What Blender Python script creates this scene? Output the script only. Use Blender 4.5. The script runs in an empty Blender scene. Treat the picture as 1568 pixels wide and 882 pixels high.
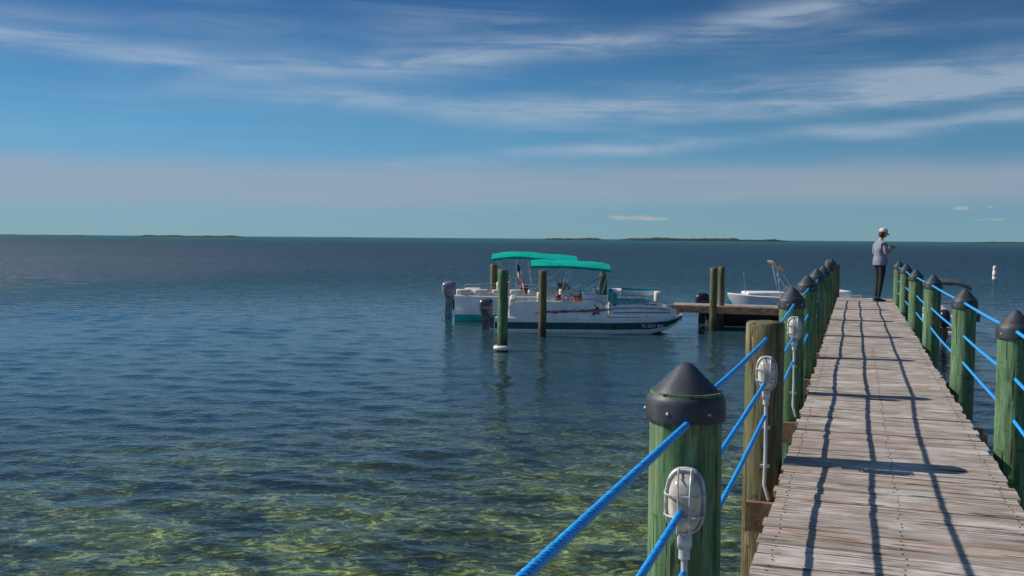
import bpy, math, random
import numpy as np
from mathutils import Vector, Matrix, noise
random.seed(7)
R=math.radians
scene=bpy.context.scene
YAW=R(19.3)
CS,SN=math.cos(YAW),math.sin(YAW)
DECK=1.37
def W(cx,cy,z=0.0):
    # camera-level frame (rotated 19.3 deg from the dock axis) -> world
    return Vector((CS*cx-SN*cy, SN*cx+CS*cy, z))

# ------------------------------------------------------------------ node helpers
class NT:
    def __init__(s,nt):
        s.nt=nt; s.n=nt.nodes; s.l=nt.links
        s.n.clear()
    def node(s,t,**kw):
        nd=s.n.new(t)
        for k,v in kw.items(): setattr(nd,k,v)
        return nd
    def put(s,sock,v):
        if v is None: return
        if isinstance(v,bpy.types.NodeSocket): s.l.new(v,sock)
        else:
            if isinstance(v,(tuple,list)) and len(v)==3 and sock.type=='RGBA': v=(*v,1)
            sock.default_value=v
    def m(s,op,a,b=None,c=None,clamp=False):
        nd=s.n.new('ShaderNodeMath'); nd.operation=op; nd.use_clamp=clamp
        s.put(nd.inputs[0],a)
        if b is not None: s.put(nd.inputs[1],b)
        if c is not None: s.put(nd.inputs[2],c)
        return nd.outputs[0]
    def mix(s,f,a,b,mode='MIX'):
        nd=s.n.new('ShaderNodeMixRGB'); nd.blend_type=mode
        s.put(nd.inputs[0],f); s.put(nd.inputs[1],a); s.put(nd.inputs[2],b)
        return nd.outputs[0]
    def ss(s,v,a,b,o0=0.0,o1=1.0):
        nd=s.n.new('ShaderNodeMapRange'); nd.interpolation_type='SMOOTHSTEP'
        s.put(nd.inputs[0],v); nd.inputs[1].default_value=a; nd.inputs[2].default_value=b
        nd.inputs[3].default_value=o0; nd.inputs[4].default_value=o1
        return nd.outputs[0]
    def mapping(s,vec,loc=(0,0,0),rot=(0,0,0),sc=(1,1,1)):
        nd=s.n.new('ShaderNodeMapping')
        s.l.new(vec,nd.inputs[0]); nd.inputs[1].default_value=loc; nd.inputs[2].default_value=rot; nd.inputs[3].default_value=sc
        return nd.outputs[0]
    def noise(s,vec,scale=5,detail=4,rough=.55,dist=0,w=None):
        nd=s.n.new('ShaderNodeTexNoise')
        if w is not None:
            nd.noise_dimensions='4D'; s.put(nd.inputs['W'],w)
        s.l.new(vec,nd.inputs['Vector']); nd.inputs['Scale'].default_value=scale
        nd.inputs['Detail'].default_value=detail; nd.inputs['Roughness'].default_value=rough
        nd.inputs['Distortion'].default_value=dist
        return nd.outputs[0]
    def ramp(s,f,stops):
        nd=s.n.new('ShaderNodeValToRGB'); e=nd.color_ramp.elements
        while len(e)<len(stops): e.new(.5)
        for i,(p,c) in enumerate(stops):
            e[i].position=p; e[i].color=(*c,1) if len(c)==3 else c
        s.put(nd.inputs[0],f)
        return nd.outputs[0]
def newmat(name):
    m=bpy.data.materials.new(name); m.use_nodes=True
    return m,NT(m.node_tree)
def lin(r,g,b):
    f=lambda c:((c/255)/12.92 if c/255<=.04045 else ((c/255+.055)/1.055)**2.4)
    return (f(r),f(g),f(b))
def simple(name,col,rough=.5,metal=0.0,var=.18,scale=6,bump=.0,bscale=40,spec=.5,trans=0):
    m,t=newmat(name)
    tc=t.node('ShaderNodeTexCoord').outputs['Object']
    n=t.noise(tc,scale,3,.6)
    c=t.mix(t.ss(n,.3,.7),tuple(x*(1-var) for x in col),tuple(min(1,x*(1+var)) for x in col))
    b=t.node('ShaderNodeBsdfPrincipled')
    t.put(b.inputs['Base Color'],c)
    t.put(b.inputs['Roughness'],t.ss(n,.2,.8,max(0,rough-.08),min(1,rough+.1)))
    b.inputs['Metallic'].default_value=metal
    b.inputs['Specular IOR Level'].default_value=spec
    if trans: b.inputs['Transmission Weight'].default_value=trans
    if bump:
        bp=t.node('ShaderNodeBump'); bp.inputs['Strength'].default_value=.6; bp.inputs['Distance'].default_value=bump
        t.put(bp.inputs['Height'],t.noise(tc,bscale,3)); t.l.new(bp.outputs[0],b.inputs['Normal'])
    o=t.node('ShaderNodeOutputMaterial'); t.l.new(b.outputs[0],o.inputs[0])
    return m

# ------------------------------------------------------------------ mesh builder
class MB:
    def __init__(s): s.v=[]; s.f=[]; s.mi=[]; s.col=[]
    def add(s,vs,fs,mi=0,c=0.0):
        o=len(s.v); s.v+= [tuple(v) for v in vs]
        for i,f in enumerate(fs):
            s.f.append(tuple(o+k for k in f)); s.mi.append(mi[i] if isinstance(mi,list) else mi); s.col.append(c)
    def box(s,c,d,mi=0,rz=0,ry=0,col=0.0,taper=1.0):
        M=Matrix.Rotation(rz,3,'Z')@Matrix.Rotation(ry,3,'Y')
        vs=[]
        for z in(-.5,.5):
            k=taper if z>0 else 1
            for x,y in((-.5,-.5),(.5,-.5),(.5,.5),(-.5,.5)):
                vs.append(Vector(c)+M@Vector((x*d[0]*k,y*d[1]*k,z*d[2])))
        s.add(vs,[(3,2,1,0),(4,5,6,7),(0,1,5,4),(1,2,6,5),(2,3,7,6),(3,0,4,7)],mi,col)
    def cbox(s,c,d,b=.02,mi=0,rz=0,ry=0,col=0.0):
        M=Matrix.Rotation(rz,3,'Z')@Matrix.Rotation(ry,3,'Y')
        rings=[]
        hz=d[2]/2
        for z,ins in((-hz,b),(-hz+b*.3,b*.3),(-hz+b,0),(hz-b,0),(hz-b*.3,b*.3),(hz,b)):
            ring=[]
            hx,hy=d[0]/2-ins,d[1]/2-ins
            bb=b
            for sx,sy in((1,1),(-1,1),(-1,-1),(1,-1)):
                a0={(1,1):0,(-1,1):90,(-1,-1):180,(1,-1):270}[(sx,sy)]
                for k in(0,45,90):
                    a=R(a0+k)
                    ring.append(Vector(c)+M@Vector((sx*(hx-bb)+bb*math.cos(a),sy*(hy-bb)+bb*math.sin(a),z)))
            rings.append(ring)
        s.loft(rings,mi,True,col)
    def loft(s,rings,mi=0,cap=True,col=0.0,closed=True):
        n=len(rings[0]); vs=[p for r in rings for p in r]; fs=[];ms=[]
        for i in range(len(rings)-1):
            for j in range(n if closed else n-1):
                k=(j+1)%n
                fs.append((i*n+j,i*n+k,(i+1)*n+k,(i+1)*n+j))
                ms.append(mi[j] if isinstance(mi,list) else mi)
        if cap:
            fs.append(tuple(reversed(range(n)))); fs.append(tuple((len(rings)-1)*n+j for j in range(n)))
            ms+=[mi[0] if isinstance(mi,list) else mi]*2
        s.add(vs,fs,ms,col)
    def tube(s,path,r,seg=8,mi=0,col=0.0,cap=True):
        path=[Vector(p) for p in path]; rings=[]
        if len(path)<2:return
        up=None
        for i,p in enumerate(path):
            d=(path[min(i+1,len(path)-1)]-path[max(i-1,0)]).normalized()
            if up is None:
                up=Vector((0,0,1)) if abs(d.z)<.9 else Vector((1,0,0))
            a=(up-d*up.dot(d)).normalized(); up=a; b=d.cross(a)
            rr=r[i] if isinstance(r,(list,tuple)) else r
            rings.append([p+a*rr*math.cos(2*math.pi*k/seg)+b*rr*math.sin(2*math.pi*k/seg) for k in range(seg)])
        s.loft(rings,mi,cap,col)
    def lathe(s,prof,c=(0,0,0),seg=24,mi=0,fn=None,col=0.0):
        rings=[]
        for r,z in prof:
            ring=[]
            for k in range(seg):
                a=2*math.pi*k/seg
                rr=r*(fn(a,z) if fn else 1)
                ring.append(Vector(c)+Vector((rr*math.cos(a),rr*math.sin(a),z)))
            rings.append(ring)
        s.loft(rings,mi,True,col)
    def ell(s,c,rad,seg=16,rg=10,mi=0,fn=None):
        rings=[]
        for i in range(rg+1):
            th=math.pi*(i+.02)/(rg+.04)
            ring=[]
            for k in range(seg):
                a=2*math.pi*k/seg
                d=Vector((math.sin(th)*math.cos(a),math.sin(th)*math.sin(a),-math.cos(th)))
                q=Vector((d.x*rad[0],d.y*rad[1],d.z*rad[2]))
                if fn: q=fn(d,q)
                ring.append(Vector(c)+q)
            rings.append(ring)
        s.loft(rings,mi,True)
    def build(s,name,mats,parent=None,smooth=False,angle=40):
        me=bpy.data.meshes.new(name); me.from_pydata(s.v,[],s.f); 
        for m in(mats if isinstance(mats,list) else [mats]): me.materials.append(m)
        me.polygons.foreach_set('material_index',s.mi)
        at=me.attributes.new('rnd','FLOAT','FACE'); at.data.foreach_set('value',s.col)
        me.update()
        ob=bpy.data.objects.new(name,me); scene.collection.objects.link(ob)
        if smooth:
            me.polygons.foreach_set('use_smooth',[True]*len(me.polygons))
            try: me.set_sharp_from_angle(angle=R(angle))
            except Exception: pass
        if parent: ob.parent=parent
        return ob
def empty(name,loc=(0,0,0),rz=0):
    e=bpy.data.objects.new(name,None); e.location=loc; e.rotation_euler=(0,0,rz); e.empty_display_size=.2
    scene.collection.objects.link(e); return e

# ------------------------------------------------------------------ materials
def wood_plank():
    m,t=newmat('weathered_planks')
    tc=t.node('ShaderNodeTexCoord').outputs['Object']
    at=t.node('ShaderNodeAttribute'); at.attribute_name='rnd'; rnd=at.outputs['Fac']
    w=t.m('MULTIPLY',rnd,37.0)
    g=t.noise(t.mapping(tc,sc=(1.6,24,24)),1.6,5,.68,.6,w)
    f=t.noise(t.mapping(tc,sc=(2.6,80,80)),1.5,3,.7,.3,w)
    blot=t.noise(tc,3.0,3,.6,0,w)
    c=t.ramp(g,[(.28,lin(92,82,73)),(.42,lin(158,146,134)),(.55,lin(198,188,176)),(.72,lin(230,224,216))])
    c=t.mix(t.ss(f,.42,.60,.65,0),c,lin(108,92,78),'MIX')
    c=t.mix(t.ss(rnd,.5,1.0,0,.50),c,lin(170,142,122))
    c=t.mix(t.ss(blot,.46,.70,0,.55),c,lin(216,211,204))
    c=t.mix(t.ss(rnd,0,.45,.40,0),c,lin(132,120,110))
    crack=t.noise(t.mapping(tc,sc=(1.3,44,44)),1.3,3,.5,.5,t.m('ADD',w,5))
    ck=t.ss(crack,.60,.645)
    c=t.mix(t.m('MULTIPLY',ck,.85),c,(.03,.024,.02))
    b=t.node('ShaderNodeBsdfPrincipled'); t.put(b.inputs['Base Color'],c); b.inputs['Roughness'].default_value=.85
    b.inputs['Specular IOR Level'].default_value=.25
    h=t.m('ADD',t.m('MULTIPLY',g,.6),t.m('MULTIPLY',f,.4)); h=t.m('SUBTRACT',h,t.m('MULTIPLY',ck,.8))
    bp=t.node('ShaderNodeBump'); bp.inputs['Strength'].default_value=1; bp.inputs['Distance'].default_value=.009
    t.put(bp.inputs['Height'],h); t.l.new(bp.outputs[0],b.inputs['Normal'])
    o=t.node('ShaderNodeOutputMaterial'); t.l.new(b.outputs[0],o.inputs[0]); return m
def wood_pile(name,cols,yellow):
    m,t=newmat(name)
    tco=t.node('ShaderNodeTexCoord').outputs['Object']
    geo=t.node('ShaderNodeNewGeometry').outputs['Position']
    oi=t.node('ShaderNodeObjectInfo').outputs['Random']
    sep=t.node('ShaderNodeSeparateXYZ'); t.l.new(geo,sep.inputs[0]); z=sep.outputs[2]
    w=t.m('MULTIPLY',oi,20)
    g=t.noise(t.mapping(tco,sc=(16,16,1.3)),1.6,5,.65,.5,w)
    f=t.noise(t.mapping(tco,sc=(60,60,3)),1.5,3,.7,0,w)
    k=t.noise(t.mapping(tco,sc=(24,24,.9)),1.5,3,.5,.4,t.m('ADD',w,3))
    bl=t.noise(t.mapping(tco,sc=(4,4,2.2)),1.5,4,.65,.5,w)
    kn=t.noise(t.mapping(tco,sc=(9,9,22)),1.2,3,.5,.8,w)
    c=t.ramp(g,[(.3,cols[0]),(.45,cols[1]),(.57,cols[2]),(.72,cols[3])])
    c=t.mix(t.ss(bl,.48,.66,0,.65),c,yellow)
    c=t.mix(t.ss(bl,.44,.32,0,.5),c,tuple(x*.8 for x in cols[0]))
    c=t.mix(t.ss(f,.45,.62,.45,0),c,tuple(x*.45 for x in cols[0]))
    c=t.mix(t.ss(kn,.60,.68,0,.6),c,(.05,.045,.022))
    ck=t.ss(k,.63,.655)
    c=t.mix(t.m('MULTIPLY',ck,.8),c,(.012,.012,.008))
    c=t.mix(t.ss(z,.15,.55,.85,0),c,(.035,.03,.016))
    b=t.node('ShaderNodeBsdfPrincipled'); t.put(b.inputs['Base Color'],c); b.inputs['Roughness'].default_value=.8
    b.inputs['Specular IOR Level'].default_value=.3
    h=t.m('SUBTRACT',t.m('ADD',t.m('MULTIPLY',g,.7),t.m('MULTIPLY',f,.3)),ck)
    bp=t.node('ShaderNodeBump'); bp.inputs['Strength'].default_value=1; bp.inputs['Distance'].default_value=.008
    t.put(bp.inputs['Height'],h); t.l.new(bp.outputs[0],b.inputs['Normal'])
    o=t.node('ShaderNodeOutputMaterial'); t.l.new(b.outputs[0],o.inputs[0]); return m
M_plank=wood_plank()
M_green=wood_pile('green_treated_wood',[(.04,.10,.045),(.10,.22,.105),(.17,.31,.15),(.28,.40,.24)],(.26,.25,.11))
M_brown=wood_pile('aged_brown_wood',[(.06,.05,.022),(.17,.145,.065),(.26,.22,.11),(.38,.33,.2)],(.11,.19,.085))
M_joist=simple('joist_wood',(.24,.14,.08),.8,var=.4,scale=9,bump=.004)
M_cap=simple('black_plastic_cap',(.034,.040,.050),.5,var=.35,scale=9,bump=.001,bscale=120)
M_rope=simple('blue_polypropylene_rope',(.015,.33,.82),.45,var=.25,scale=60)
M_nail=simple('rusty_nail',(.05,.04,.035),.6,.5)
M_grey=simple('grey_painted_metal',(.48,.50,.52),.45,.1,var=.35,scale=30)
M_pvc=simple('pvc_conduit',(.50,.51,.51),.4)
M_globe=simple('frosted_globe',(.54,.49,.40),.2,var=.35,scale=12)
M_steel=simple('stainless_tube',(.6,.6,.6),.25,.9)
M_white=simple('white_gelcoat',(.78,.78,.76),.25,var=.08,scale=3)
M_offw=simple('cream_vinyl',(.62,.58,.50),.5,var=.12)
M_teal=simple('teal_gelcoat',(.0,.33,.32),.3,var=.12,scale=3)
M_dteal=simple('dark_teal_stripe',(.012,.09,.09),.3)
M_canvas=simple('teal_canvas',(.0,.36,.28),.85,var=.16,scale=3,bump=.006,bscale=9,spec=.1)
M_tan=simple('tan_canvas',(.30,.22,.15),.85)
M_black=simple('black_paint',(.015,.016,.018),.35)
M_eng=simple('engine_cowling_grey',(.045,.055,.07),.3)
M_maroon=simple('maroon_graphic',(.26,.02,.04),.35)
M_greyg=simple('grey_graphic',(.18,.20,.24),.35)
M_red=simple('flag_red',(.45,.02,.03),.8); M_navy=simple('flag_blue',(.02,.03,.15),.8); M_fwhite=simple('flag_white',(.7,.7,.7),.8)
M_orange=simple('orange_plastic',(.65,.14,.02),.5)
M_glass=simple('smoked_windscreen',(.05,.07,.08),.1)
M_skin=simple('skin',(.42,.24,.17),.55,var=.08); M_shirt=simple('lilac_grey_shirt',(.22,.23,.29),.9,var=.1,bump=.01,bscale=12)
M_pants=simple('black_trousers',(.012,.012,.014),.85,bump=.01,bscale=10); M_hat=simple('cream_cap_cloth',(.60,.56,.48),.9)
M_hair=simple('brown_hair',(.05,.032,.02),.7); M_shoe=simple('dark_shoe',(.03,.03,.035),.7)
M_dark=simple('eye_dark',(.01,.01,.01),.3); M_lip=simple('lips',(.3,.09,.08),.5)
M_hullgrey=simple('grey_hull',(.32,.35,.37),.35)

# ------------------------------------------------------------------ pilings
def piling(n,s,top,r=.128,mat=None,cap=True,name='dock_piling',lean=(0,0),bottom=-1.3,seg=28):
    e=MB(); seed=random.random()*50
    prof=[]
    zt=top-(.10 if cap else 0)
    N=26
    for i in range(N+1):
        z=bottom+(zt-bottom)*i/N
        prof.append((r*(1.04-.06*i/N),z))
    if not cap:
        prof[-1]=(r*.97,zt-.012); prof.append((r*.9,zt)); prof.append((r*.3,zt+.008))
    fn=lambda a,z:1+.035*noise.noise(Vector((math.cos(a)*1.3+seed,math.sin(a)*1.3,z*1.1)))+.018*noise.noise(Vector((math.cos(a)*5+seed,math.sin(a)*5,z*.7)))
    e.lathe(prof,seg=seg,fn=fn)
    ob=e.build(name,mat or M_green,smooth=True,angle=60)
    ob.location=(n,s,0)
    ob.rotation_euler=(lean[0],lean[1],0)
    if cap:
        c=MB(); R0=r*1.085
        pleat=lambda a,z:1+(.015*math.cos(6*a+seed) if z>-.10 and z<-.01 else 0)
        c.lathe([(R0*.98,-.198),(R0*1.01,-.198),(R0*1.02,-.19),(R0*1.0,-.138),(R0*.985,-.125),(R0*.95,-.116),(R0*.74,-.085),(R0*.48,-.050),(R0*.26,-.019),(R0*.17,-.007),(R0*.09,-.001),(R0*.01,.0)],seg=48,fn=pleat)
        for k in range(6):
            a=k*math.pi/3+seed
            c.ell((R0*1.01*math.cos(a),R0*1.01*math.sin(a),-.165),(.006,.006,.006),8,5,1)
        co=c.build('cap',[M_cap,M_grey],ob,smooth=True,angle=33); co.location=(0,0,top)
    return ob
NL=-.54
left=[.35,3.43,6.56,9.5,12.5,15.5,18.6,21.7,24.7]
for i,s in enumerate(left):
    if i==2:
        piling(NL-.005,s,DECK+.90,r=.125,mat=M_brown,cap=False)
    else:
        piling(NL,s,DECK+1.0+random.uniform(-.015,.015),r=.128 if i<3 else .117,lean=(random.uniform(-.008,.008),random.uniform(-.006,.006)))
right=[(1.03,4.2),(1.05,7.5),(1.04,10.8),(1.02,14.9),(1.0,18.1),(.98,21.5),(.97,24.8)]
for n,s in right:
    piling(n,s,DECK+.97+random.uniform(-.02,.02),r=.113,lean=(random.uniform(-.01,.01),random.uniform(-.01,.01)))

# ------------------------------------------------------------------ deck
dock=empty('wooden_dock')
pl=MB(); y=-2.0; nl=MB()
while y<26.0:
    w=random.uniform(.128,.146)
    x0=-.40+random.uniform(-.015,.015); x1=.89+random.uniform(-.018,.018)
    z1=DECK+random.uniform(-.004,.004); tilt=random.uniform(-.003,.003); rot=random.uniform(-.004,.004)
    th=.038; c=random.random()
    nx=14; rings=[]
    sd=random.random()*100
    for i in range(nx+1):
        f=i/nx; x=x0+(x1-x0)*f
        wear=.006*max(0,1-min(f,1-f)*9)
        ya=y+rot*(x)+.005*noise.noise(Vector((x*3,sd,0)))+wear*random.random(); yb=y+w+rot*x+.005*noise.noise(Vector((x*3,sd+9,0)))-wear*random.random()
        zz=z1+tilt*(f-.5)*2+.0025*noise.noise(Vector((x*2,sd+4,0)))
        rings.append([Vector((x,ya,zz-th)),Vector((x,yb,zz-th)),Vector((x,yb,zz-.006)),Vector((x,yb-.006,zz)),Vector((x,ya+.006,zz)),Vector((x,ya,zz-.006))])
    pl.loft(rings,0,True,c)
    if y<14:
        for xx in(-.33,.245,.82):
            for q in(.25,.75):
                px=xx+random.uniform(-.012,.012); py=y+w*q+random.uniform(-.008,.008)
                nl.lathe([(.005,0),(.005,.0022),(.002,.003)],(px,py,z1+.0045-.0035),seg=7)
    y+=w+random.uniform(.006,.016)
pl.build('planks',M_plank,dock,smooth=False)
nl.build('nails',M_nail,dock)
jo=MB()
for xx in(-.355,.245,.845):
    jo.box((xx,12,DECK-.048-.10),(.045,27.9,.19))
for s in left:
    jo.box((.245,s+.16,DECK-.345),(1.75,.05,.19)); jo.box((.245,s-.16,DECK-.345),(1.75,.05,.19))
jo.build('joists',M_joist,dock)
cd=MB()
cd.tube([( -.392,.5+i*.7,DECK-.10-.02*math.sin(i*1.3)) for i in range(36)],.012,8)
for s in range(1,26,2):
    cd.box((-.391,s,DECK-.1),(.03,.03,.05))
cd.build('conduit_pipe',M_pvc,dock,smooth=True)

# ------------------------------------------------------------------ ropes
def rope(path_fn,L,detail,mb,rad=.012):
    if detail:
        N=int(L/.0055); pitch=.062
        for st in range(3):
            pts=[]
            for i in range(N+1):
                u=i/N; p,t,a,b=path_fn(u)
                ph=2*math.pi*(u*L/pitch+st/3)
                pts.append(p+a*math.cos(ph)*rad*.5+b*math.sin(ph)*rad*.5)
            mb.tube(pts,rad*.56,6)
    else:
        mb.tube([path_fn(i/24)[0] for i in range(25)],rad,8)
def seg_path(A,B,sag):
    A=Vector(A);B=Vector(B); d=(B-A).normalized(); a=Vector((1,0,0)); a=(a-d*a.dot(d)).normalized(); b=d.cross(a)
    def f(u):
        p=A.lerp(B,u); p=p-Vector((0,0,sag*4*u*(1-u))); return p,d,a,b
    return f
for side in(0,1):
    er=empty('rope_railing')
    pts=[(NL+.015,s) for s in left] if side==0 else right
    for i in range(len(pts)-1):
        (n0,s0),(n1,s1)=pts[i],pts[i+1]
        for j,h in enumerate((.84,.53,.30) if side==0 else(.82,.50,.22)):
            sag=random.uniform(.008,.022)
            h0=h+random.uniform(-.01,.01); h1=h+random.uniform(-.01,.01)
            if side==0 and i==1 and j==0: h1=.80
            if side==0 and i==2 and j==0: h0=.80
            if side==0 and i==0 and j==0: sag=.0; h0=.88;h1=.80
            mb=MB(); rope(seg_path((n0,s0,DECK+h0),(n1,s1,DECK+h1),sag),s1-s0,(side==0 and i<=1) ,mb)
            mb.build('rope_span',M_rope,er,smooth=True,angle=80)

# ------------------------------------------------------------------ caged lights
def caged_light(n,s,zc):
    e=empty('caged_dock_light',(n,s,zc))
    b=MB()
    def oval(hw,hh,y,N=28):
        out=[]
        for k in range(N):
            a=2*math.pi*k/N
            ca,sa=math.cos(a),math.sin(a)
            x=hw*math.copysign(abs(ca)**.75,ca); z=hh*math.copysign(abs(sa)**.75,sa)
            out.append(Vector((x,y,z)))
        return out
    b.loft([oval(.062,.105,0),oval(.068,.113,-.006),oval(.068,.113,-.022),oval(.060,.105,-.03)],0)
    b.cbox((0,-.01,-.137),(.05,.045,.06),.01)
    b.tube([(0,-.012,-.15),(0,-.012,-.20)],.02,12)
    b.build('housing',M_grey,e,smooth=True)
    g=MB()
    g.loft([oval(.054,.096,-.028),oval(.054,.096,-.06),oval(.048,.088,-.085),oval(.033,.068,-.098),oval(.01,.03,-.103)],0)
    g.build('glass_globe',M_globe,e,smooth=True)
    c=MB()
    p=oval(.064,.107,-.036); p.append(p[0]); c.tube(p,.0045,6)
    for x in(-.021,.021):
        c.tube([(x,-.025,.109),(x,-.075,.105),(x,-.102,.087),(x*.9,-.112,.03),(x*.9,-.112,-.03),(x,-.102,-.087),(x,-.075,-.105),(x,-.025,-.109)],.0034,6)
    for z in(-.035,.035):
        hw=.065
        c.tube([(-hw,-.025,z),(-hw,-.072,z),(-hw*.75,-.1,z),(-hw*.3,-.111,z),(hw*.3,-.111,z),(hw*.75,-.1,z),(hw,-.072,z),(hw,-.025,z)],.0034,6)
    c.build('wire_cage',M_grey,e,smooth=True)
    p=MB(); p.tube([(0,-.012,-.19),(0.004,-.012,-.5),(0.0,-.012,-.72),(.03,.0,-.82)],.0115,10)
    for z in(-.35,-.6): p.box((0,-.006,z),(.06,.018,.02))
    p.build('conduit',M_pvc,e,smooth=True)
    e.rotation_euler=(0,0,R(6))
caged_light(-.525,left[1]-.132,DECK+.55)
caged_light(-.52,left[2]-.130,DECK+.58)
caged_light(-.515,left[3]-.122,DECK+.62)

# ------------------------------------------------------------------ lower cross pier beyond the dock end
pier=empty('finger_pier',(0,0,0)); PZ=.75
pk=MB(); x=-5.5
while x<3.4:
    w=random.uniform(.13,.145); pk.box((x+w/2,31.35,PZ-.02),(w,1.15,.04),col=random.random()); x+=w+.008
p1=pk.build('planks',M_plank,pier)
pj=MB()
pj.box((-1.05,30.74,PZ-.13),(8.9,.05,.20)); pj.box((-1.05,31.96,PZ-.13),(8.9,.05,.20))
for xx in(-5.2,-3.6,-1.2,1.2,3.0): pj.box((xx,31.35,PZ-.15),(.05,1.16,.2))
pj.box((.245,28.4,1.02),(1.25,5.0,.06),ry=0)
pj.build('joists',M_joist,pier)
def free_pile(cx,cy,top,r,mat,cap=False,name='mooring_piling'):
    p=W(cx,cy); return piling(p.x,p.y,top,r=r,mat=mat,cap=cap,name=name,bottom=-2.2,seg=20)
u=lambda px:(px-784)/1500
D=24.3; pA=free_pile(u(770)*D,D,2.8-(413-365)/1500*D,.13,M_green)
D=28; free_pile(u(831)*D,D,2.8-(415-366)/1500*D,.115,M_brown)
D=35; free_pile(u(756)*D,D,2.8-(405-365)/1500*D,.13,M_brown)
D=33; free_pile(u(924)*D,D,2.8-(403-367)/1500*D,.13,M_brown)
D=30; free_pile(u(1093)*D,D,2.8-(411-368)/1500*D,.11,M_brown)
D=30.6; free_pile(u(1105)*D,D,2.8-(409-368)/1500*D,.10,M_brown)
D=31; free_pile(u(1280)*D,D,2.8-(405-369)/1500*D,.12,M_brown)
D=28.6; free_pile(u(1268)*D,D,2.8-(396-369)/1500*D,.11,M_green,True)
fc=MB()
ring=[]
for k in range(25):
    a=2*math.pi*k/24; ring.append((.17*math.cos(a),.17*math.sin(a),.08))
fc.tube(ring,.06,10)
o=fc.build('float_collar',M_offw,None,smooth=True); o.parent=pA

# ------------------------------------------------------------------ boats
def hull(mb,secs,mats):
    rings=[]
    for(x,bt,zt,bc,zc,zk,zf) in secs:
        def at(f): return (bc+(bt-bc)*f**.8, zc+(zt-zc)*f)
        a=at(.3);b=at(.75)
        half=[(0,zk),(bc,zc),a,b,(bt,zt),(bt-.02,zt+.03),(bt-.13,zt+.03),(bt-.15,zf),(0,zf)]
        pts=[Vector((x,-p[0],p[1])) for p in half]+[Vector((x,p[0],p[1])) for p in reversed(half[1:-1])]
        rings.append(pts)
    h=mats
    seq=[h[0],h[1],h[2],h[3],h[4],h[4],h[5],h[5]]
    mi=seq+list(reversed(seq))
    mb.loft(rings,mi,True)
def outboard(parent,loc,tilt=0,mat=None,k=1.0):
    m=MB()
    rings=[]
    for z,hx,hy,ox in((.42,.12,.10,0),(.45,.19,.15,-.01),(.60,.23,.17,-.02),(.78,.235,.17,-.03),(.88,.20,.14,-.02),(.93,.12,.08,0),(.94,.02,.02,0)):
        rings.append([Vector((ox+hx*math.copysign(abs(math.cos(a))**.7,math.cos(a)),hy*math.copysign(abs(math.sin(a))**.7,math.sin(a)),z)) for a in [2*math.pi*i/20 for i in range(20)]])
    m.loft(rings,0)
    m.loft([[Vector((x*.95+ox,y,z)) for x,y in((-.13,-.05),(.10,-.07),(.10,.07),(-.13,.05))] for z,ox in((.44,0),(.1,-.02),(-.15,-.03),(-.4,-.02))],0)
    m.box((-.06,0,-.16),(.38,.2,.015)); m.tube([(-.25,0,-.3),(-.1,0,-.3),(.1,0,-.3),(.2,0,-.3)],[.02,.055,.05,.01],10)
    for a in(0,120,240):
        m.box((-.24,.07*math.cos(R(a)),-.3+.07*math.sin(R(a))),(.02,.07,.07))
    m.box((.16,0,.2),(.12,.22,.34),1)
    m.box((-.02,-.172,.66),(.26,.006,.05),2)
    m.box((-.02,.172,.66),(.26,.006,.05),2)
    o=m.build('outboard_motor',[mat or M_eng,M_black,M_greyg],parent,smooth=True); o.location=loc; o.rotation_euler=(0,tilt,0); o.scale=(k,k,k); return o
def bimini(parent,x0,x1,w,prof,legs,mat):
    m=MB(); NX=24;NY=14; g=[]
    for i in range(NX+1):
        f=i/NX; x=x0+(x1-x0)*f
        row=[]
        zc=prof(f)
        for j in range(NY+1):
            v=j/NY*2-1
            z=zc-.16*abs(v)**2.6-.02*math.cos(f*math.pi*6)*(1-abs(v))*.5
            row.append(Vector((x,v*w,z)))
        g.append(row)
    vs=[p for r in g for p in r]; fs=[]
    for i in range(NX):
        for j in range(NY):
            a=i*(NY+1)+j; fs.append((a,a+1,a+NY+2,a+NY+1))
    o=len(vs)
    per=[(i,0) for i in range(NX+1)]+[(NX,j) for j in range(1,NY+1)]+[(i,NY) for i in range(NX-1,-1,-1)]+[(0,j) for j in range(NY-1,0,-1)]
    for k,(i,j) in enumerate(per):
        p=g[i][j]; vs.append(p+Vector((0,0,-.075-.008*math.sin(k*1.1))))
    n=len(per)
    for k in range(n):
        a=per[k];b=per[(k+1)%n]
        fs.append((a[0]*(NY+1)+a[1],b[0]*(NY+1)+b[1],o+(k+1)%n,o+k))
    m.add(vs,fs); m.build('bimini_canopy',mat,parent,smooth=True,angle=50)
    t=MB()
    for(xb,zb,ft) in legs:
        x=x0+(x1-x0)*ft; z=prof(ft)-.02
        arc=[(xb,-w*1.0,zb),(x,-w*.985,z-.2)]
        for j in range(1,8):
            v=-1+2*j/8; arc.append((x,v*w*.97,z-.15*abs(v)**2.6-.01))
        arc+=[(x,w*.985,z-.2),(xb,w*1.0,zb)]
        t.tube(arc,.014,7)
    t.build('bimini_frame',M_steel,parent,smooth=True)

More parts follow.
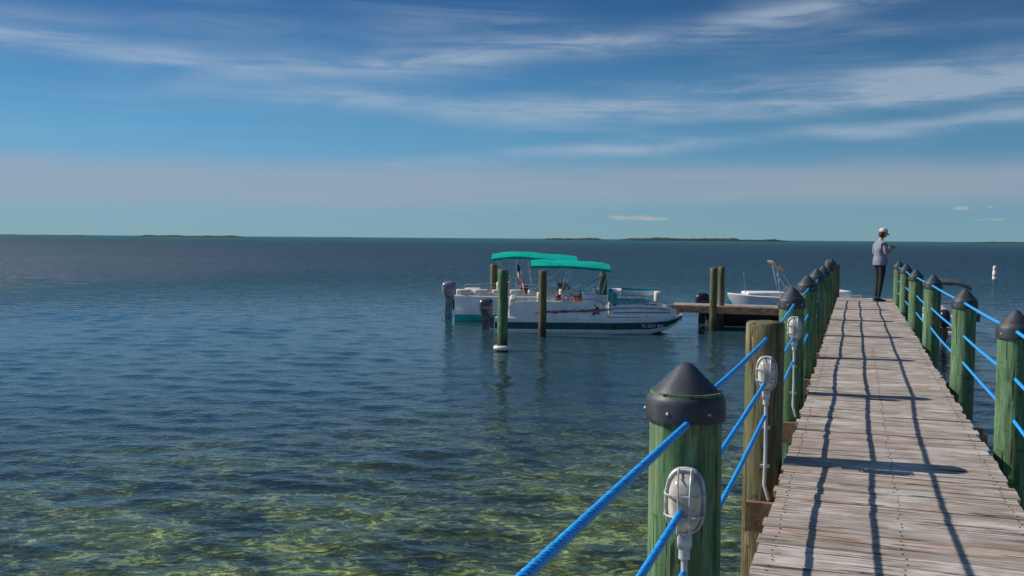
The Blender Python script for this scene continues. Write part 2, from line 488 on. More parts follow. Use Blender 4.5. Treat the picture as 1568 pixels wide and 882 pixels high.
# ---- near pontoon-style deck boat
p=W(u(760)*30,30,0); nb=empty('deck_boat',p,YAW+R(-1.0))
m=MB()
hull(m,[(0,1.05,.44,.98,-.02,-.2,.3),(1.5,1.08,.44,1.0,-.02,-.22,.3),(3.6,1.08,.44,1.0,-.02,-.2,.3),(4.6,1.06,.46,.93,.0,-.12,.3),(5.1,.98,.48,.78,.10,.02,.32),(5.4,.84,.51,.58,.25,.19,.34),(5.62,.62,.54,.38,.42,.38,.36)],[0,0,1,0,0,2])
m.build('hull',[M_white,M_dteal,M_offw],nb,smooth=True,angle=35)
f=MB()
for sy in(-1,1):
    yy=sy*.985
    f.loft([[Vector((x,yy-.02,.47)),Vector((x,yy+.02,.47)),Vector((x,yy+.02,zt)),Vector((x,yy-.02,zt))] for x,zt in((.42,.80),(.55,.90),(.9,.93),(2.2,.93),(2.9,.92),(3.15,.86),(3.32,.72))],0)
    f.loft([[Vector((x,yy*k-.02,.50)),Vector((x,yy*k+.02,.50)),Vector((x,yy*k+.02,zt)),Vector((x,yy*k-.02,zt))] for x,zt,k in((3.42,.70,1),(3.6,.86,1),(4.3,.88,1),(4.8,.84,.95),(5.2,.78,.84),(5.4,.72,.74))],0)
    f.loft([[Vector((x,yy*k+sy*.022,z0)),Vector((x,yy*k+sy*.03,z0)),Vector((x,yy*k+sy*.03,z0+.035)),Vector((x,yy*k+sy*.022,z0+.035))] for x,z0,k in((3.5,.60,1),(4.3,.62,1),(4.8,.62,.95),(5.2,.61,.84))],1)
    f.loft([[Vector((x,yy*k+sy*.022,z0)),Vector((x,yy*k+sy*.03,z0)),Vector((x,yy*k+sy*.03,z0+.03)),Vector((x,yy*k+sy*.022,z0+.03))] for x,z0,k in((3.5,.74,1),(4.3,.76,1),(4.8,.74,.95),(5.2,.69,.84))],1)
f.build('fence_panels',[M_white,M_greyg],nb)
rl=MB()
for sy in(-1,1):
    rl.tube([(.45,sy*.985,.93),(.6,sy*.985,1.0),(1.6,sy*.985,1.02),(3.0,sy*.985,1.0),(3.3,sy*.985,.85)],.014,7)
    rl.tube([(3.45,sy*.985,.85),(3.65,sy*.985,.97),(4.4,sy*.98,.98),(4.9,sy*.91,.95),(5.3,sy*.77,.88),(5.5,sy*.7,.6)],.014,7)
    for xx in(.9,1.6,2.3,3.0,3.9,4.5): rl.tube([(xx,sy*.985,.5),(xx,sy*.985,1.0)],.012,6)
rl.build('rails',M_steel,nb,smooth=True)
g=MB()
for sy in(-1,1):
    for k in range(6):
        x0=1.1+.30*k; y0=sy*(.985+.0235)
        pts=[(x0,.58+.02*k),(x0+.35,.70),(x0+.75,.66+.02*k),(x0+1.05,.78),(x0+.72,.60+.02*k),(x0+.35,.64)]
        vs=[Vector((a,y0,b-.02)) for a,b in pts]+[Vector((a,y0+sy*(.004+.001*k),b-.02)) for a,b in pts]
        fs=[tuple(range(6)),tuple(range(11,5,-1))]+[(i,(i+1)%6,6+(i+1)%6,6+i) for i in range(6)]
        g.add(vs,fs,0 if k%2==0 else 1)
    for k,(a,b,r) in enumerate(((2.98,.66,.08),(3.03,.76,.05),(2.93,.58,.05),(3.06,.60,.04),(2.96,.83,.03))):
        g.ell((a,sy*(.985+.026),b),(r,.006,r*.9),10,6,0)
g.build('hull_graphics',[M_maroon,M_greyg],nb)
s_=MB()
s_.cbox((.75,0,.55),(.7,1.7,.4),.06,0); s_.cbox((.5,0,.85),(.18,1.7,.35),.05,0)
s_.cbox((2.2,.5,.6),(.5,.5,.5),.05,0); s_.cbox((2.0,.5,1.0),(.12,.5,.5),.05,0)
s_.cbox((1.5,-.5,.6),(.5,.5,.5),.05,1); s_.cbox((1.3,-.5,1.0),(.12,.45,.4),.05,0)
s_.cbox((4.2,-.66,.62),(1.4,.5,.42),.06,1);s_.cbox((4.2,.66,.62),(1.4,.5,.42),.06,1)
s_.cbox((4.2,-.68,.85),(1.2,.42,.07),.03,2);s_.cbox((4.2,.68,.9),(1.2,.42,.1),.03,2)
s_.cbox((3.55,-.68,1.02),(.16,.46,.36),.05,2);s_.cbox((3.55,.68,1.05),(.16,.46,.4),.05,2)
s_.cbox((4.45,.78,1.12),(1.15,.16,.2),.05,1);s_.cbox((4.45,.78,1.25),(1.1,.14,.05),.02,2)
s_.cbox((5.0,.5,1.02),(.2,.4,.35),.05,0)
s_.build('seats',[M_offw,M_white,M_teal],nb,smooth=True,angle=50)
c_=MB()
c_.cbox((2.85,-.45,.75),(.45,.65,.85),.05,0); c_.box((3.0,-.45,1.28),(.02,.6,.28),1,ry=R(-25))
wh=[(2.55,-.45+.16*math.cos(a),1.1+.16*math.sin(a)) for a in[2*math.pi*i/16 for i in range(17)]]
c_.tube(wh,.014,6,2)
c_.cbox((2.5,.1,.95),(.25,.3,.22),.04,3); c_.cbox((1.9,-.1,1.0),(.16,.2,.2),.04,4); c_.cbox((2.15,-.72,1.0),(.12,.1,.12),.03,3)
c_.build('console',[M_white,M_glass,M_black,M_orange,M_maroon],nb,smooth=True,angle=50)
outboard(nb,(-.28,0,.02),0,M_eng,1.0)
bimini(nb,1.05,3.42,.98,lambda f:2.20-.10*f-.05*(2*f-1)**2,[(1.9,.95,.04),(2.0,.95,.5),(3.1,.95,.97),(2.0,.95,.97)],M_canvas)
tx=bpy.data.curves.new('registration_number','FONT'); tx.body='FL 2571 RH'; tx.size=.13; tx.extrude=.002
to=bpy.data.objects.new('registration_number',tx); scene.collection.objects.link(to); to.parent=nb; tx.materials.append(M_white)
to.location=(4.35,-1.065,.20); to.rotation_euler=(R(90),0,R(4))
# flag
fl=empty('american_flag',W(u(789)*31.0,31.0,0.4))
fm=MB(); fm.tube([(0,0,.3),(.05,0,1.75)],.012,7)
fm.build('staff',M_steel,fl,smooth=True)
fg=MB(); NU,NV=20,13
def fp(i,j):
    a=i/NU; b=j/NV
    x=.05+.02*a+.20*a**.6*(1-b)*.5+.14*a+.10*b*a; z=1.62-.42*b-.62*a**1.2*(1-.25*b)+.0
    y=.05*math.sin(a*9+b*3)+.03*math.sin(b*7)
    return Vector((x,y*(a**.3),z))
vs=[fp(i,j) for i in range(NU+1) for j in range(NV+1)]; fs=[];ms=[]
for i in range(NU):
    for j in range(NV):
        a=i*(NV+1)+j; fs.append((a,a+1,a+NV+2,a+NV+1)); ms.append(2 if(i<8 and j<7) else j%2)
fg.add(vs,fs,ms); fg.build('flag_cloth',[M_red,M_fwhite,M_navy],fl,smooth=True)

# ---- far teal boat
p=W(u(700)*33.8,33.8,0); fb=empty('motor_boat',p,YAW+R(-1.5))
m=MB()
hull(m,[(0,1.1,.86,1.0,-.02,-.3,.4),(1.5,1.15,.84,1.05,-.02,-.3,.4),(3.6,1.15,.84,1.03,-.02,-.28,.4),(4.8,1.05,.88,.85,.05,-.15,.42),(5.7,.8,.95,.5,.2,.05,.45),(6.3,.35,1.0,.15,.5,.4,.6),(6.45,.1,1.02,.05,.8,.75,.9)],[1,1,0,0,0,2])
m.build('hull',[M_white,M_teal,M_offw],fb,smooth=True,angle=35)
q=MB()
q.box((2.5,-1.13,.36),(5,.03,.05),0)
for x in(.3,.9,1.5,2.1,2.7,3.3,3.9):
    q.cbox((x,-.95,.98),(.5,.16,.22),.05,1)
q.cbox((.5,0,.85),(.6,1.8,.4),.06,1); q.cbox((1.6,.2,.9),(.5,.5,.8),.06,1); q.cbox((3.2,-.4,1.05),(.5,.7,.5),.06,0)
q.cbox((3.6,.5,1.05),(.6,.7,.4),.06,2); q.cbox((2.3,-.2,1.05),(.3,.3,.3),.05,3)
q.cbox((5.3,0,1.02),(1.2,1.2,.14),.05,0)
q.build('seats_and_trim',[M_white,M_offw,M_tan,M_maroon],fb,smooth=True,angle=50)
outboard(fb,(-.25,0,.28),0,simple('silver_engine',(.13,.15,.18),.3),1.1)
bimini(fb,1.22,4.1,1.0,lambda f:2.27+.16*math.sin(min(1,f*2.6)*math.pi/2)-.22*f,[(2.4,.9,.02),(2.6,.9,.42),(3.7,.9,.98),(2.5,.9,.98)],M_canvas)
rr=MB()
for sy in(-1,1): rr.tube([(.2,sy*1.05,.9),(.2,sy*1.05,1.15),(1.2,sy*1.08,1.18),(3.5,sy*1.08,1.16),(4.0,sy*1.05,.9)],.014,7)
rr.build('rails',M_steel,fb,smooth=True)

# ---- white runabout behind the finger pier (bow to the left)
p=W(u(1335)*35,35,0); wb=empty('runabout_boat',p,YAW+R(180+2))
m=MB()
hull(m,[(0,.95,.78,.85,0,-.3,.4),(1.8,1.0,.78,.88,0,-.3,.4),(3.4,.95,.8,.75,.05,-.2,.4),(4.4,.7,.84,.45,.2,0,.45),(5.0,.3,.88,.15,.5,.35,.6),(5.2,.08,.9,.04,.8,.7,.8)],[1,0,0,0,0,2])
m.build('hull',[M_white,M_teal,M_offw],wb,smooth=True,angle=35)
q=MB(); q.cbox((3.9,0,.9),(1.4,.9,.16),.06,0); q.box((3.0,0,1.05),(.03,1.3,.3),1,ry=R(-30)); q.cbox((1.2,0,.85),(.5,1.3,.4),.06,0)
for a,b in(((3.1,-.8,.8),(3.48,-.4,1.92)),((3.5,.7,.85),(3.5,.3,1.75)),((2.7,-.7,.85),(3.3,-.5,1.6)),((2.9,.7,.85),(3.45,.4,1.8))): q.tube([a,b],.015,6,2)
rings=[]
for k in range(13):
    f_=k/12; cx=3.68-.42*f_; cz=2.06-.30*f_
    rr_=.075*(.55+.45*math.sin(math.pi*min(1,f_*1.1)))
    rings.append([Vector((cx+.3*rr_*math.cos(a),.45*math.sin(a)*(.8+.2*math.sin(k)),cz+rr_*math.cos(a))) for a in[2*math.pi*i/14 for i in range(14)]])
q.loft(rings,3)
q.tube([(4.6,.2,.9),(4.68,.2,1.7)],.012,6,2)
q.build('fittings',[M_white,M_glass,M_steel,M_tan],wb,smooth=True,angle=50)
# ---- dark skiff beside pier
p=W(u(1084)*32.6,32.6,0); sk=empty('dark_skiff',p,YAW)
m=MB(); hull(m,[(0,.7,.5,.6,0,-.15,.2),(1.2,.72,.5,.62,0,-.15,.2),(2.2,.6,.53,.45,.05,-.08,.2),(2.9,.2,.6,.1,.3,.2,.4)],[0,0,0,0,0,0])
m.build('hull',[M_black],sk,smooth=True,angle=35); outboard(sk,(-.15,0,.1),0,M_black,1.0)
# ---- boat on the right of the dock
rb=empty('skiff_with_canopy',(2.35,29.4,0),R(88))
m=MB(); hull(m,[(0,.75,.62,.65,0,-.2,.25),(2,.78,.62,.66,0,-.2,.25),(3.4,.65,.66,.5,.05,-.1,.25),(4.3,.35,.72,.2,.3,.1,.4),(4.6,.08,.75,.05,.6,.5,.6)],[0,1,1,1,0,2])
m.build('hull',[M_white,M_hullgrey,M_offw],rb,smooth=True,angle=35)
q=MB(); q.cbox((1.2,0,.7),(.5,.6,.7),.05,0); q.cbox((.3,0,.6),(.4,1.2,.35),.05,0); q.build('console',[M_white],rb,smooth=True)
outboard(rb,(-.2,0,.1),0,M_black,.9)
bimini(rb,.1,1.9,.68,lambda f:1.75-.06*(2*f-1)**2,[(.9,.65,.04),(1.0,.65,.5),(1.1,.65,.96)],simple('dark_canvas',(.03,.06,.07),.8))

# ---- buoy
by=MB(); by.lathe([(.12,-.5),(.15,-.1),(.15,.55),(.13,.6)],seg=16,mi=0); by.lathe([(.155,.25),(.155,.35)],seg=16,mi=1); by.lathe([(.13,.6),(.125,.95),(.03,1.02)],seg=16,mi=0)
by.lathe([(.135,.72),(.135,.78)],seg=16,mi=1)
b_=by.build('marker_buoy',[M_white,M_orange],None,smooth=True); b_.location=W(u(1523)*74,74)

# ------------------------------------------------------------------ islands
M_isl=simple('mangrove_foliage',(.028,.045,.036),.95,var=.4,scale=.02)
def island(pxa,pxb,D,h,name='mangrove_island'):
    m=MB(); xa,xb=u(pxa)*D,u(pxb)*D; N=160; sd=random.random()*90
    rings=[]
    for i in range(N+1):
        f=i/N; x=xa+(xb-xa)*f
        env=min(1,min(f,1-f)*9)**.6
        hh=.3+h*env*(.65+.35*noise.noise(Vector((x*.02,sd,0)))+.25*noise.noise(Vector((x*.11,sd,3))))
        rings.append([W(x,D,-1),W(x,D+8,hh*.7),W(x,D+25,hh),W(x,D+60,hh*.8),W(x,D+80,-1)])
    m.loft(rings,0,True)
    return m.build(name,M_isl)
island(205,365,2600,6.5); island(828,925,2600,7); island(945,1212,2300,9); island(-150,150,4200,4)
island(520,535,2600,3.5); island(1480,1750,3800,5)

# ------------------------------------------------------------------ water + seabed
def big_sheet(name,z,mat,rad=30000):
    m=MB()
    rs=[0,3,8,20,60,200,800,3000,10000,rad]
    vs=[];fs=[];N=64
    vs.append(Vector((0,0,z)))
    for r in rs[1:]:
        for k in range(N):
            a=2*math.pi*k/N; vs.append(Vector((r*math.cos(a),r*math.sin(a),z)))
    for k in range(N): fs.append((0,1+k,1+(k+1)%N))
    for i in range(len(rs)-2):
        for k in range(N):
            a=1+i*N+k;b=1+i*N+(k+1)%N; fs.append((a,a+N,b+N,b))
    m.add(vs,fs); return m.build(name,mat)
def sea_mesh(mat):
    rng=np.random.default_rng(5)
    q=.0052
    rs=[1.2]
    while rs[-1]<160: rs.append(rs[-1]*(1+q))
    while rs[-1]<30000: rs.append(rs[-1]*1.35)
    rs=np.array(rs)
    mid=math.pi/2+YAW-R(4)
    fine=np.arange(mid-R(42),mid+R(42),.0052)
    coarse=np.arange(mid+R(42),mid-R(42)+2*math.pi-.02,R(2.5))
    an=np.concatenate([fine,coarse]); NA=len(an); NR=len(rs)
    r=np.repeat(rs,NA); a=np.tile(an,NR)
    X=r*np.cos(a); Y=r*np.sin(a); Z=np.zeros_like(X)
    sp=r*q
    NW=110
    lam=np.exp(rng.uniform(math.log(.15),math.log(1.3),NW))
    wind=mid+R(180-28)
    for L in lam:
        th=wind+rng.normal(0,R(34)); k=2*math.pi/L
        slope=.112*math.sqrt(2/NW)*(1.0 if L<.7 else .8)
        fade=np.clip((L/sp-2.6)/2.5,0,1)
        Z+= slope/k*fade*np.sin(k*(X*math.cos(th)+Y*math.sin(th))+rng.uniform(0,6.28))
    g=.9+.35*np.sin(X*.11+1.3*np.sin(Y*.05))*np.sin(Y*.16+1.1*np.sin(X*.07+2))
    Z*=g
    Z[r>300]=0
    me=bpy.data.meshes.new('sea_water')
    vs=np.stack([X,Y,Z],1)
    vs=np.concatenate([vs,[[0,0,0]]]).astype(np.float32)
    i=np.repeat(np.arange(NR-1),NA); j=np.tile(np.arange(NA),NR-1); j2=(j+1)%NA
    quads=np.stack([i*NA+j,(i+1)*NA+j,(i+1)*NA+j2,i*NA+j2],1)
    jj=np.arange(NA); tris=np.stack([np.full(NA,NR*NA),jj,(jj+1)%NA],1)
    nq=len(quads); nt_=len(tris)
    me.vertices.add(len(vs)); me.vertices.foreach_set('co',vs.ravel())
    me.loops.add(nq*4+nt_*3); me.loops.foreach_set('vertex_index',np.concatenate([quads.ravel(),tris.ravel()]).astype(np.int32))
    me.polygons.add(nq+nt_)
    me.polygons.foreach_set('loop_start',np.concatenate([np.arange(nq)*4,nq*4+np.arange(nt_)*3]).astype(np.int32))
    me.polygons.foreach_set('use_smooth',np.ones(nq+nt_,dtype=bool))
    me.update(calc_edges=True); me.validate()
    me.materials.append(mat)
    ob=bpy.data.objects.new('sea_water',me); scene.collection.objects.link(ob); return ob
mw,t=newmat('sea_water')
pos=t.node('ShaderNodeNewGeometry').outputs['Position']
pr=t.mapping(pos,rot=(0,0,-YAW))
sep=t.node('ShaderNodeSeparateXYZ'); t.l.new(pr,sep.inputs[0]); px_,py_=sep.outputs[0],sep.outputs[1]
dist=t.node('ShaderNodeVectorMath',operation='LENGTH'); t.l.new(pos,dist.inputs[0]); dist=dist.outputs['Value']
n3=t.noise(t.mapping(pr,rot=(0,0,R(-12)),sc=(4,8,1)),1,3,.6,.3)
n0=t.noise(t.mapping(pr,rot=(0,0,R(14)),sc=(.7,1.3,1)),1,4,.8,.3)
h=t.m('ADD',t.m('MULTIPLY',n3,.016),t.m('MULTIPLY',n0,t.ss(dist,28,80,0,.75)))
bp=t.node('ShaderNodeBump'); bp.inputs['Strength'].default_value=1; bp.inputs['Distance'].default_value=1.0; t.put(bp.inputs['Height'],h)
fr=t.node('ShaderNodeFresnel'); fr.inputs[0].default_value=1.33; t.l.new(bp.outputs[0],fr.inputs['Normal'])
gl=t.node('ShaderNodeBsdfGlossy'); gl.inputs['Color'].default_value=(.95,.97,1,1); t.l.new(bp.outputs[0],gl.inputs['Normal'])
t.put(gl.inputs['Roughness'],t.ss(dist,20,150,.03,.30))
deep=t.node('ShaderNodeBsdfDiffuse')
tone=t.noise(t.mapping(pr,sc=(.02,.08,1)),1,4,.65,.5)
# light and dark facets of wind ripples painted into the deep-water colour
chop_tone=t.noise(t.mapping(pr,rot=(0,0,R(14)),sc=(.9,.55,1)),1,4,.75,.4)
dc=t.mix(t.ss(dist,12,45),(.030,.062,.052),(.014,.052,.080))
dc=t.mix(t.ss(tone,.38,.68,0,.6),dc,(.018,.070,.098))
dc=t.mix(t.m('MULTIPLY',t.ss(chop_tone,.52,.66),t.ss(dist,18,60,0,.5)),dc,(.035,.105,.135))
dc=t.mix(t.m('MULTIPLY',t.ss(chop_tone,.48,.36),t.ss(dist,18,60,0,.5)),dc,(.006,.026,.046))
dc=t.mix(t.ss(dist,300,900),dc,(.012,.090,.088))
t.put(deep.inputs[0],dc); t.l.new(bp.outputs[0],deep.inputs['Normal'])
tr=t.node('ShaderNodeBsdfTransparent'); tr.inputs[0].default_value=(.86,.96,.80,1)
wob=t.noise(t.mapping(pr,sc=(.16,.3,1)),1,3,.6,.3)
dd=t.m('ADD',t.m('ADD',py_,t.m('MULTIPLY',px_,-.3)),t.m('MULTIPLY',t.m('SUBTRACT',wob,.5),8))
mfac=t.ss(dd,7.5,27,.0,1.0)
mb_=t.node('ShaderNodeMixShader'); t.put(mb_.inputs[0],mfac); t.l.new(tr.outputs[0],mb_.inputs[1]); t.l.new(deep.outputs[0],mb_.inputs[2])
cap_=t.ss(dist,32,160,.62,.25)
mx=t.node('ShaderNodeMixShader'); t.put(mx.inputs[0],t.m('MINIMUM',fr.outputs[0],cap_)); t.l.new(mb_.outputs[0],mx.inputs[1]); t.l.new(gl.outputs[0],mx.inputs[2])
o=t.node('ShaderNodeOutputMaterial'); t.l.new(mx.outputs[0],o.inputs[0])
sea_mesh(mw)
ms_,t=newmat('seabed')
pos=t.node('ShaderNodeNewGeometry').outputs['Position']
pr=t.mapping(pos,rot=(0,0,-YAW))
a=t.noise(t.mapping(pr,sc=(.75,.75,1)),.9,4,.65,.6)
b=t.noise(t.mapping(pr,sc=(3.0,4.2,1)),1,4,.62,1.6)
c2=t.noise(t.mapping(pr,sc=(12,15,1)),1,3,.6,.5)
base=t.mix(t.ss(a,.40,.60),(.048,.058,.026),(.26,.28,.085))
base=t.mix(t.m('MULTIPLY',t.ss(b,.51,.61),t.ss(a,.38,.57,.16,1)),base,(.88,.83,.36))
base=t.mix(t.ss(c2,.38,.54,.62,0),base,(.042,.048,.022))
base=t.mix(t.ss(b,.42,.32,0,.65),base,(.028,.033,.017))
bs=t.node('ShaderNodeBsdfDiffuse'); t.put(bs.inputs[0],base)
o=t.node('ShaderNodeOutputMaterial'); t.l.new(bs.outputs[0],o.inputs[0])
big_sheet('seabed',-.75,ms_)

# ------------------------------------------------------------------ person
def skin_obj(name,joints,edges,root=0,sub=2):
    me=bpy.data.meshes.new(name); me.from_pydata([j[0] for j in joints],edges,[]); ob=bpy.data.objects.new(name,me); scene.collection.objects.link(ob)
    ob.modifiers.new('Skin','SKIN').use_smooth_shade=True
    sv=me.skin_vertices[0].data
    for i,j in enumerate(joints):
        r=j[1]; sv[i].radius=r if isinstance(r,tuple) else (r,r); sv[i].use_root=(i==root)
    s=ob.modifiers.new('Sub','SUBSURF'); s.levels=sub; s.render_levels=sub
    dg=bpy.context.evaluated_depsgraph_get(); ev=ob.evaluated_get(dg)
    nm=bpy.data.meshes.new_from_object(ev); bpy.data.objects.remove(ob)
    o2=bpy.data.objects.new(name,nm); scene.collection.objects.link(o2)
    nm.polygons.foreach_set('use_smooth',[True]*len(nm.polygons))
    return o2
person=empty('woman_standing',(.56,25.0,DECK+.002),YAW+R(14))
J=[((0,0,.95),.15),((-.015,0,1.10),.135),((-.005,0,1.25),.15),((-.01,0,1.36),.125),((.0,0,1.44),.06),((.02,0,1.52),.05),
   ((.0,.085,.88),.105),((.025,.095,.70),.085),((.02,.095,.48),.062),((.0,.1,.30),.058),((-.02,.105,.09),.04),
   ((-.01,-.085,.88),.105),((-.005,-.095,.70),.085),((-.03,-.1,.48),.062),((-.06,-.105,.30),.058),((-.09,-.11,.09),.04),
   ((-.01,.165,1.375),.065),((-.02,.215,1.25),.055),((-.02,.23,1.12),.042),((.10,.20,1.16),.037),((.22,.13,1.22),.026),
   ((-.01,-.165,1.375),.065),((-.02,-.215,1.25),.055),((-.01,-.23,1.12),.042),((.12,-.18,1.18),.037),((.24,-.11,1.26),.026)]
E=[(0,1),(1,2),(2,3),(3,4),(4,5),(0,6),(6,7),(7,8),(8,9),(9,10),(0,11),(11,12),(12,13),(13,14),(14,15),(3,16),(16,17),(17,18),(18,19),(19,20),(3,21),(21,22),(22,23),(23,24),(24,25)]
body=skin_obj('body',J,E)
for mm in(M_shirt,M_pants,M_skin): body.data.materials.append(mm)
for f_ in body.data.polygons:
    c=f_.center
    arm=(abs(c.y)>.165 or c.x>.15) and c.z>1.03
    if c.z<.93: k=1
    elif c.z>1.455: k=2
    elif arm and (c.z<1.17 or c.x>.06): k=2
    else: k=0
    f_.material_index=k
body.parent=person
sh=MB(); sh.lathe([(.152,.86),(.158,.90),(.15,1.0),(.13,1.08)],seg=24,fn=lambda a,z:(1.0+.18*abs(math.sin(a)))*(1+.03*math.sin(5*a+z*20)))
sh.build('shirt_hem',M_shirt,person,smooth=True)
for sy,ax in((1,-.02),(-1,-.09)):
    s2=MB(); rings=[]
    for x,hw,hz in((-.07,.03,.05),(-.04,.04,.075),(.02,.042,.08),(.08,.045,.055),(.15,.046,.04),(.19,.03,.03),(.205,.01,.02)):
        rings.append([Vector((ax+x,sy*.107+hw*math.cos(a)*1.0,max(0,hz*.5+hz*.55*math.sin(a)))) for a in[2*math.pi*i/14 for i in range(14)]])
    s2.loft(rings); s2.build('shoe',M_shoe,person,smooth=True)
hd=empty('head_group',(.035,0,1.53)); hd.parent=person; hd.rotation_euler=(0,R(14),0)
h1=MB()
def hf(d,q):
    if d.z<0: q.x*=1-.18*(-d.z); q.y*=1-.32*(-d.z)**1.5
    if d.x<0: q.x*=1.02
    return q
h1.ell((0.01,0,.075),(.092,.074,.115),24,16,0,hf)
h1.loft([[Vector((.095+dx,w_*y_,z_)) for y_ in(-1,-.3,.3,1)]+[Vector((.085,w_*1.2,z_)),Vector((.085,-w_*1.2,z_))] for z_,dx,w_ in((.095,.0,.006),(.075,.012,.009),(.055,.024,.013),(.047,.008,.012))],0)
for sy in(-1,1):
    h1.ell((.0,sy*.074,.072),(.017,.008,.030),10,8,0)
    h1.ell((.088,sy*.030,.088),(.010,.014,.008),10,6,1)
    h1.ell((.089,sy*.030,.104),(.010,.018,.004),8,5,3)
h1.ell((.093,0,.022),(.009,.024,.006),10,6,2)
h1.build('head',[M_skin,M_dark,M_lip,M_hair],hd,smooth=True,angle=60)
h2=MB()
h2.ell((-.022,0,.075),(.080,.080,.100),20,12,0,lambda d,q:Vector((min(q.x,.04),q.y,q.z)))
h2.build('hair',M_hair,hd,smooth=True)
h3=MB()
h3.lathe([(.094,.112),(.097,.135),(.095,.165),(.080,.195),(.05,.213),(.012,.219)],seg=24,fn=lambda a,z:1+.05*math.cos(a)**2)
rings=[]
for i in range(7):
    f_=i/6; x=.075+.105*f_; hw=.072*math.sqrt(max(0,1-(f_*.93)**2.2))
    rings.append([Vector((x,hw*v,.122-.03*f_-.014*v*v+dz)) for dz,vv in((0,(-1,-.5,0,.5,1)),(.006,(1,.5,0,-.5,-1))) for v in vv])
h3.loft(rings); h3.build('cap',M_hat,hd,smooth=True)
def hand(wr,dirx,side):
    wr=Vector(wr); d=Vector(dirx).normalized(); up=Vector((0,0,1)); up=(up-d*up.dot(d)).normalized(); sd=d.cross(up)*side
    JJ=[(wr,.024),(wr+d*.03,(.028,.02)),(wr+d*.065,(.034,.018))]; EE=[(0,1),(1,2)]
    o=skin_obj('palm',JJ,EE,0,2); o.data.materials.append(M_skin); o.parent=person
    for k,(off,L) in enumerate(((.028,.068),(.010,.076),(-.008,.070),(-.025,.055))):
        b=wr+d*.055+up*off
        c=skin_obj('finger_%d'%(k+1),[(b,.0095),(b+d*L*.45,.009),(b+d*L*.75+sd*.02,.0085),(b+d*L*.78+sd*.045,.0075)],[(0,1),(1,2),(2,3)],0,1); c.data.materials.append(M_skin); c.parent=person
    b=wr+d*.02+up*.02+sd*.008
    c=skin_obj('thumb',[(b,.011),(b+d*.03+up*.025+sd*.015,.010),(b+d*.055+up*.03+sd*.03,.0085)],[(0,1),(1,2)],0,1); c.data.materials.append(M_skin); c.parent=person
hand((.215,.13,1.22),(1,-.25,.35),1); hand((.235,-.11,1.26),(1,.25,.35),-1)
ph=MB(); ph.cbox((.335,0.0,1.30),(.012,.15,.075),.004,0,ry=R(-25)); ph.build('phone',M_black,person)

# ------------------------------------------------------------------ sun + sky
sun_dir=Vector((1.25,.10,-1)).normalized()
sd=bpy.data.lights.new('sun','SUN'); sd.energy=4.7; sd.angle=R(.5); sd.color=(1,.94,.86)
so=bpy.data.objects.new('sun',sd); scene.collection.objects.link(so); so.rotation_euler=sun_dir.to_track_quat('-Z','Y').to_euler()
elv=math.asin(-sun_dir.z); azm=math.atan2(-sun_dir.x,-sun_dir.y)
w=bpy.data.worlds.new('sky'); scene.world=w; w.use_nodes=True
try:
    w.cycles.sampling_method='MANUAL'; w.cycles.sample_map_resolution=256
except Exception: pass
t=NT(w.node_tree)
sky=t.node('ShaderNodeTexSky'); sky.sky_type='NISHITA'; sky.sun_disc=False; sky.sun_elevation=elv; sky.sun_rotation=azm
sky.air_density=1.0; sky.dust_density=.6; sky.ozone_density=2.0
tc=t.node('ShaderNodeTexCoord').outputs['Generated']
sp=t.node('ShaderNodeSeparateXYZ'); t.l.new(t.mapping(tc,rot=(0,0,-YAW)),sp.inputs[0])
X,Y,Z=sp.outputs
el=t.m('ARCSINE',Z); az=t.m('ARCTAN2',X,Y)
G=10.0
def gc(r,g,b): return tuple(lin(r,g,b))
rp=t.ramp(t.m('DIVIDE',el,R(40),clamp=True),[(0,gc(126,168,182)),(.035,gc(118,166,188)),(.09,gc(108,164,200)),(.15,gc(92,158,202)),(.22,gc(72,138,190)),(.29,gc(54,114,170)),(.36,gc(40,93,152)),(1,gc(42,95,158))])
rp=t.mix(t.m('MULTIPLY',t.ss(az,-.5,.55,0,.36),t.ss(el,.0,.12,.35,1)),rp,(0,0,0))
grad=t.mix(1.0,rp,(G,G,G),'MULTIPLY')
base=t.mix(t.ss(el,R(20),R(50),.93,.25),sky.outputs[0],grad)
cv=t.node('ShaderNodeCombineXYZ'); t.put(cv.inputs[0],az); t.put(cv.inputs[1],el); cv=cv.outputs[0]
warp=t.m('MULTIPLY',t.m('SUBTRACT',t.noise(t.mapping(cv,sc=(4,9,1)),1,3,.5),.5),.036)
fib=t.noise(t.mapping(cv,rot=(0,0,R(-7)),sc=(3.2,52,1)),1,5,.58,.5)
fib2=t.noise(t.mapping(cv,rot=(0,0,R(-22)),loc=(3,1,0),sc=(9,55,1)),1,5,.62,.8)
big=t.noise(t.mapping(cv,sc=(5,14,1),loc=(1.7,0,0)),1,2,.5)
tot=None
az2=t.m('MULTIPLY',az,az)
for(c0,c1,c2,wd,st,a0,a1) in((.184,.09,.13,.012,1.1,-9,9),(.129,-.02,.12,.012,1.1,-.42,-.15),(.154,-.03,.10,.010,1.0,.05,.22),(.084,.055,.03,.007,.9,-.25,.1),(.108,.10,-.05,.009,.9,.1,.3),(.205,.0,-.05,.012,.3,-9,9)):
    ce=t.m('ADD',t.m('ADD',c0,t.m('MULTIPLY',az,c1)),t.m('ADD',t.m('MULTIPLY',az2,c2),warp))
    d=t.m('DIVIDE',t.m('SUBTRACT',el,ce),wd); d=t.m('EXPONENT',t.m('MULTIPLY',t.m('MULTIPLY',d,d),-1))
    d=t.m('MULTIPLY',d,st)
    if a0>-5: d=t.m('MULTIPLY',d,t.ss(az,a0,a1))
    tot=d if tot is None else t.m('ADD',tot,d)
tot=t.m('MULTIPLY',tot,t.ss(t.m('ADD',t.m('MULTIPLY',fib,.5),t.m('MULTIPLY',fib2,.5)),.33,.60,.15,1.0))
tot=t.m('MULTIPLY',tot,t.ss(big,.3,.6,.5,1))
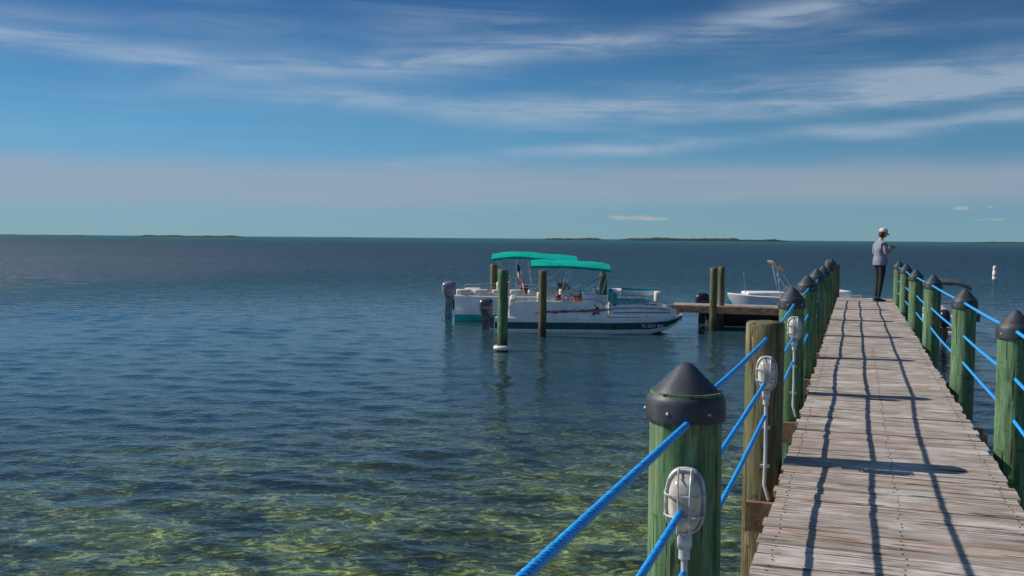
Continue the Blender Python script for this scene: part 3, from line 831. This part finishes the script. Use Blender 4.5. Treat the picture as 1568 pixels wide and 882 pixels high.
veil=t.m('MULTIPLY',t.m('MULTIPLY',t.ss(fib,.40,.75,0,.30),t.ss(el,.05,.12)),t.ss(big,.35,.65))
tot=t.m('ADD',tot,veil)
tot=t.m('MULTIPLY',tot,t.ss(el,.6,.25),clamp=True)
low=t.m('MULTIPLY',t.ss(t.m('ADD',el,t.m('ADD',t.m('MULTIPLY',warp,.2),t.m('MULTIPLY',az,-.012))),.020,.044),t.ss(t.m('ADD',el,t.m('MULTIPLY',warp,.5)),.086,.060))
low=t.m('MULTIPLY',low,t.ss(fib,.3,.6,.6,.95))
cu=t.noise(t.mapping(cv,sc=(80,330,1),loc=(.6,0,0)),1,4,.65)
cm=None
for(ca,ce,wa,we,st) in((.105,.0215,.012,.0030,.8),(.132,.0218,.016,.0028,1.0),(.152,.0205,.012,.0020,.6),(.428,.031,.008,.0022,.9),(.452,.032,.004,.0018,.6),(.455,.0205,.020,.0016,.6),(-.62,.02,.03,.003,.5)):
    d1=t.m('DIVIDE',t.m('SUBTRACT',az,ca),wa); d2=t.m('DIVIDE',t.m('SUBTRACT',el,ce),we)
    e_=t.m('MULTIPLY',t.m('EXPONENT',t.m('MULTIPLY',t.m('ADD',t.m('MULTIPLY',d1,d1),t.m('MULTIPLY',d2,d2)),-1)),st)
    cm=e_ if cm is None else t.m('ADD',cm,e_)
cm=t.m('MULTIPLY',t.ss(t.m('MULTIPLY',cm,t.ss(cu,.25,.7,.3,1.4)),.22,.85),.48)
col=t.mix(t.m('MULTIPLY',tot,.58),base,tuple(G*x for x in gc(176,190,206)))
col=t.mix(t.m('MULTIPLY',low,.66),col,tuple(G*x for x in gc(158,165,178)))
col=t.mix(cm,col,tuple(G*x for x in gc(196,184,178)))
bg=t.node('ShaderNodeBackground'); t.put(bg.inputs[0],col); bg.inputs[1].default_value=.1
o=t.node('ShaderNodeOutputWorld'); t.l.new(bg.outputs[0],o.inputs[0])

# ------------------------------------------------------------------ camera
cam=bpy.data.cameras.new('camera'); co=bpy.data.objects.new('camera',cam); scene.collection.objects.link(co)
cam.sensor_width=36; cam.lens=34.44; cam.clip_start=.05; cam.clip_end=60000
Mx=Matrix.Translation((0,0,2.8))@Matrix.Rotation(YAW,4,'Z')@Matrix.Rotation(R(90)-math.atan(76/1500),4,'X')@Matrix.Rotation(.0077,4,'Z')
co.matrix_world=Mx
scene.camera=co
scene.view_settings.view_transform='Standard'; scene.view_settings.look='None'; scene.view_settings.exposure=0
